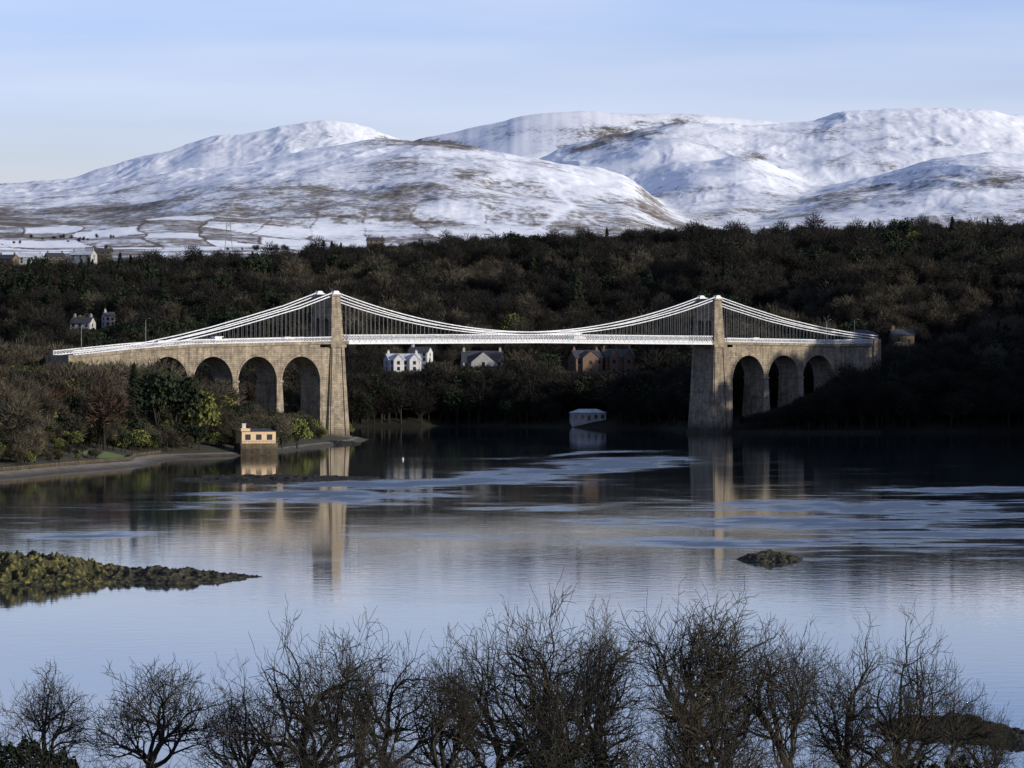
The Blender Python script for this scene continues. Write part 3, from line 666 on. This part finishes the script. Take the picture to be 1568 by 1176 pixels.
S=np.where((bv<0)&(P>=1285)&(P<1400),np.minimum(S,(31-Z)/KH[kd]),S); ok&=S>.18
ok&=~((fbm(x/70,D/70,640,3)>.52)&(e>150)&(e<700))
Sc=np.stack([S*rng.uniform(.85,1.2,n),S*rng.uniform(.85,1.2,n),S],-1)
scatter('distant_woodland',np.stack([x,D,Z],-1)[ok],Sc[ok],kd[ok])
n=2600; P=rng.uniform(-200,1800,n); D=rng.uniform(2850,5200,n); x=wx(P,D); hl=np.abs(fbm(x/200,D/300,700,2)); ok=hl<.07
Z=mtn(P,D); S=rng.uniform(.3,.7,n); Z=Z-.5
scatter('hedgerow_trees',np.stack([x,D,Z],-1)[ok],np.stack([S,S,S],-1)[ok],rng.choice([2,3],n)[ok])
# left bank wood
n=7000; y=rng.uniform(960,1560,n); x=np.interp(y,SY,SX)-7-rng.random(n)**1.25*220; Z,E=bankz(x,y); P=CX+x/y*F
cb2=fbm(x/22,y/30,800,3)
kd=rng.choice([0,0,1,1,0,4,5,6,6],n); kd=np.where(cb2>.22,rng.choice([5,6,6,6],n),kd); kd=np.where(cb2<-.35,rng.choice([4,1,0],n),kd)
S=rng.uniform(.6,1.2,n)
nearm=(E<34); kd=np.where(nearm,rng.choice([6,6,6,1,5,0],n),kd); S=np.where(nearm,S*.6,S)
bu,bv=bridge_uv(x,y)
front=(bv<-5)
lim=np.interp(P,[0,60,100,170,260,300,340,380,430,470,500],[552,556,550,549,548,558,570,586,598,626,662])+rng.normal(0,5,n)+np.abs(rng.normal(0,9,n))
mx=(CH+(HY-lim)/F*y-Z)/KH[kd]
S=np.where(front&(E>45)&(P>40)&(P<300),S*1.35,S)
S=np.where(front,np.minimum(S,mx),S)
ok=(S>.2)&~((np.abs(bv)<8)&(bu>-118)&(bu<12))&(P>-260)
lw=np.exp(-((x+103)/8)**2-((y-1112)/24)**2); ok&=lw<.35
lp=(P>60)&(P<200)&(y<1118)&(E<30); S=np.where(lp,S*.45,S)
ok&=~((E<9)&(y<1165))
S2,ok2=clearance(P,y,Z,KH[kd],S); ok&=ok2; S=S2; ok&=S>.16
scatter('bank_woodland',np.stack([x,y,Z-.2],-1)[ok],np.stack([S*1.1,S*1.1,S],-1)[ok],kd[ok])
for (px,d,et,k,nm) in ((205,1165,556,7,'pine_tree'),(240,1185,550,5,'evergreen_tree'),(270,1190,560,5,'evergreen_tree'),(300,1200,590,6,'ivy_covered_tree'),(455,1262,636,6,'ivy_covered_tree'),(432,1245,640,1,'bare_tree'),(160,1135,580,4,'bare_tree'),(25,1060,600,1,'bare_tree'),(335,1206,618,0,'bare_tree')):
    x_=wx(px,d); z_=float(bankz(np.array([x_]),np.array([float(d)]))[0][0]); h_=wz(et,d)-z_
    o=bpy.data.objects.new(nm,kinds[k].data); s=h_/KH[k]; o.location=(x_,d,z_-.2); o.scale=(s*.85,s*.85,s); o.rotation_euler=(0,0,random.uniform(0,6)); COL.objects.link(o)
# ================================================================ FOREGROUND BARE TREES
def bare_tree_mesh(name,seed,H=12,trunk=.30):
    rr=random.Random(seed); b=MB()
    lens=[H*trunk,H*.26,H*.19,H*.13,H*.085,H*.06]
    def grow(p,d,r,lv):
        ln=lens[lv]*rr.uniform(.8,1.2)
        ns=[5,8,7,5,4,3][lv]; pts=[p]; rad=[r]; r1=max(r*(.82 if lv==0 else (.5 if lv<3 else .42)),.009)
        dd=Vector(d); q=Vector(p)
        wob=[.07,.17,.24,.28,.30,.3][lv]
        for i in range(ns):
            dd=(dd+Vector((rr.gauss(0,wob),rr.gauss(0,wob),rr.gauss(0,wob*.7)+(.04 if lv>0 else 0)))).normalized()
            q=q+dd*(ln/ns); pts.append(tuple(q)); rad.append(r+(r1-r)*(i+1)/ns)
        b.tube(pts,rad,7 if lv<2 else (4 if lv<4 else 3))
        if lv>=5 : return
        nc=[rr.randint(5,6),rr.randint(5,6),rr.randint(4,6),rr.randint(3,5),rr.randint(1,3)][lv]
        for k in range(nc):
            t=1.0 if k==0 else rr.uniform(.3 if lv else .7,1)
            f_=t*ns; i=min(int(f_),ns-1); f_-=i
            a=Vector(pts[i]);c=Vector(pts[i+1]); s=a+(c-a)*f_
            ax=(c-a).normalized()
            pr=ax.cross(Vector((rr.gauss(0,1),rr.gauss(0,1),rr.gauss(0,1)))).normalized()
            sp=(rr.uniform(.1,.35) if k==0 else rr.uniform(.5,1.05))
            if lv==0: sp=rr.uniform(.35,1.15) if k else .15; an_=6.283*k/nc+rr.uniform(-.5,.5); pr=Vector((math.cos(an_),math.sin(an_),0))
            nd=(ax*math.cos(sp)+pr*math.sin(sp))
            if nd.z<-.1: nd.z*=-.3
            rt=rad[i]+(rad[i+1]-rad[i])*f_
            grow(tuple(s),nd.normalized(),max(rt*(rr.uniform(.85,.98) if k==0 else rr.uniform(.5,.75)),.014),lv+1)
    grow((0,0,-.5),(rr.uniform(-.12,.12),rr.uniform(-.12,.12),1),H*.027,0)
    me=b.mesh(name,[M['fgbark']],True)
    zs=sorted(v[2] for v in b.v); ws=sorted(abs(v[0]) for v in b.v)
    return me,zs[int(len(zs)*.97)],ws[int(len(ws)*.93)]
vars_=[bare_tree_mesh('bare_tree_mesh_%d'%i,500+i,12,[.34,.30,.38,.32,.36,.3,.34][i]) for i in range(7)]
small_=[bare_tree_mesh('small_bare_tree_mesh_%d'%i,560+i,9,.16) for i in range(2)]
fg=[(72,1040,100,262),(225,1032,165,258),(388,1060,140,250),(478,985,210,246),(588,1004,190,252),(682,1036,140,240),(752,986,180,250),(838,952,200,246),(925,962,190,256),(1038,942,230,244),(1130,964,190,252),(1215,985,180,246),(1295,996,150,256),(1368,998,130,250),(1448,1064,100,244),(1525,1098,80,250),
    (535,1075,150,232),(885,1050,170,232),(1085,1050,170,230)]
for i,(px,et,wpx,d) in enumerate(fg):
    me,hs,ws=vars_[(i*5+i//7)%7] if i>1 else small_[i]; x_=wx(px,d); z_=nearz(x_,d)
    if i<2: z_+=2.6
    sz=(wz(et,d)-z_)/hs; sx=(wpx/F*d/2)/ws
    sx=min(max(sx,sz*.7),sz*1.25)
    o=bpy.data.objects.new('bare_tree',me); o.location=(x_,d,z_); o.scale=(sx,sx,sz); o.rotation_euler=(0,0,random.uniform(0,6.28)); COL.objects.link(o)
b=MB(); rr=random.Random(5)
def topf(px): return float(np.interp(px,[-40,0,60,110,150,210,300,360,450,560,700,800,1000,1150,1300,1400,1568,1650],[1125,1128,1132,1155,1180,1178,1180,1170,1160,1165,1160,1150,1155,1162,1165,1170,1180,1180]))
for i in range(1700):
    px=rr.uniform(-60,1640); d=rr.uniform(212,262); x_=wx(px,d); z_=nearz(x_,d)
    zt=wz(topf(px)+rr.uniform(-25,45)+10*math.sin(px*.05),d)
    if zt<z_+.5: continue
    le=rr.uniform(1.2,3.2); z0=max(z_,zt-le-rr.random()*2)
    p0=(x_,d,z0); dx=rr.gauss(0,.9); dy=rr.gauss(0,.4)
    p1=(x_+dx*.5,d+dy*.5,z0+(zt-z0)*.55); p2=(x_+dx*1.5,d+dy,zt)
    b.tube([p0,p1,p2],[.03,.02,.008],3)
    for k in range(4):
        t=rr.random(); s0=[p1[j]+(p2[j]-p1[j])*t for j in range(3)]
        b.tube([tuple(s0),(s0[0]+rr.gauss(0,.35),s0[1]+rr.gauss(0,.3),s0[2]+rr.uniform(0,.5))],[.012,.006],3)
b.obj('bare_thicket',[M['fgbark']])
b=MB()
for i in range(18000):
    px=rr.uniform(-120,125) if i%3 else rr.choice((rr.uniform(1380,1500),rr.uniform(780,960)))
    d=rr.uniform(222,240)
    zt=wz(topf(px)+(12 if px<200 else 0)+8*math.sin(px*.11)+6*math.sin(px*.31),d); q=rr.random()**1.6*4
    P_=Vector((wx(px,d),d,zt-q+rr.gauss(0,.12))); dd=Vector((rr.gauss(0,1),rr.gauss(0,1),rr.gauss(0,1))).normalized(); s=dd.cross(Vector((.3,.5,1))).normalized(); w=rr.uniform(.05,.11)
    b.add([P_-s*w,P_+dd*w*1.5,P_+s*w,P_-dd*w],[(0,1,2,3)])
b.obj('evergreen_hedge',[M['ever']])
# ================================================================ LIGHT
az=math.radians(117); el=math.radians(15)
sv=Vector((math.sin(az)*math.cos(el),math.cos(az)*math.cos(el),math.sin(el)))
sun=bpy.data.lights.new('sun','SUN'); sun.energy=5.0; sun.angle=math.radians(.5); sun.color=(1,.91,.77)
so=bpy.data.objects.new('sun',sun); so.rotation_euler=sv.to_track_quat('Z','Y').to_euler(); COL.objects.link(so)
w=bpy.data.worlds.new('World'); scene.world=w; w.use_nodes=True; nt=w.node_tree; bg=nt.nodes['Background']
sk=N(nt,'ShaderNodeTexSky'); sk.sky_type='NISHITA'; sk.sun_disc=False; sk.sun_elevation=el; sk.sun_rotation=az; sk.air_density=1.0; sk.dust_density=.3; sk.ozone_density=1.2
tc=N(nt,'ShaderNodeTexCoord'); sp_=N(nt,'ShaderNodeSeparateXYZ'); L(nt,tc.outputs['Generated'],sp_.inputs[0])
tint=ramp(nt,sp_.outputs[2],[(0.0,(.96,.99,1.56)),(.035,(.96,.98,1.58)),(.075,(.74,.90,1.74)),(.14,(.60,.77,1.42)),(.4,(.52,.61,1.0))])
mu=N(nt,'ShaderNodeVectorMath',operation='MULTIPLY'); L(nt,sk.outputs[0],mu.inputs[0]); L(nt,tint.outputs[0],mu.inputs[1])
mp=N(nt,'ShaderNodeMapping'); mp.inputs['Scale'].default_value=(3,3,34); mp.inputs['Rotation'].default_value=(0,math.radians(2),0); L(nt,tc.outputs['Generated'],mp.inputs['Vector'])
cn=N(nt,'ShaderNodeTexNoise',Scale=1.5,Detail=5.0,Roughness=.45); L(nt,mp.outputs[0],cn.inputs['Vector'])
cr=ramp(nt,cn.outputs['Fac'],[(.38,(0,0,0)),(.70,(.6,.6,.6))])
mx=N(nt,'ShaderNodeMix',data_type='RGBA'); L(nt,cr.outputs[0],mx.inputs[0]); L(nt,mu.outputs[0],mx.inputs[6]); mx.inputs[7].default_value=(6.6,7.3,9.1,1)
L(nt,mx.outputs[2],bg.inputs['Color']); bg.inputs['Strength'].default_value=.11
# ================================================================ CAMERA
cam=bpy.data.cameras.new('camera'); cam.sensor_width=36; cam.lens=F/1568*36; cam.shift_y=-(588-HY)/1568; cam.clip_start=1; cam.clip_end=40000
co=bpy.data.objects.new('camera',cam); co.location=(0,0,CH); co.rotation_euler=(math.pi/2,0,0); COL.objects.link(co); scene.camera=co
scene.view_settings.view_transform='Standard'; scene.view_settings.look='None'; scene.view_settings.exposure=0
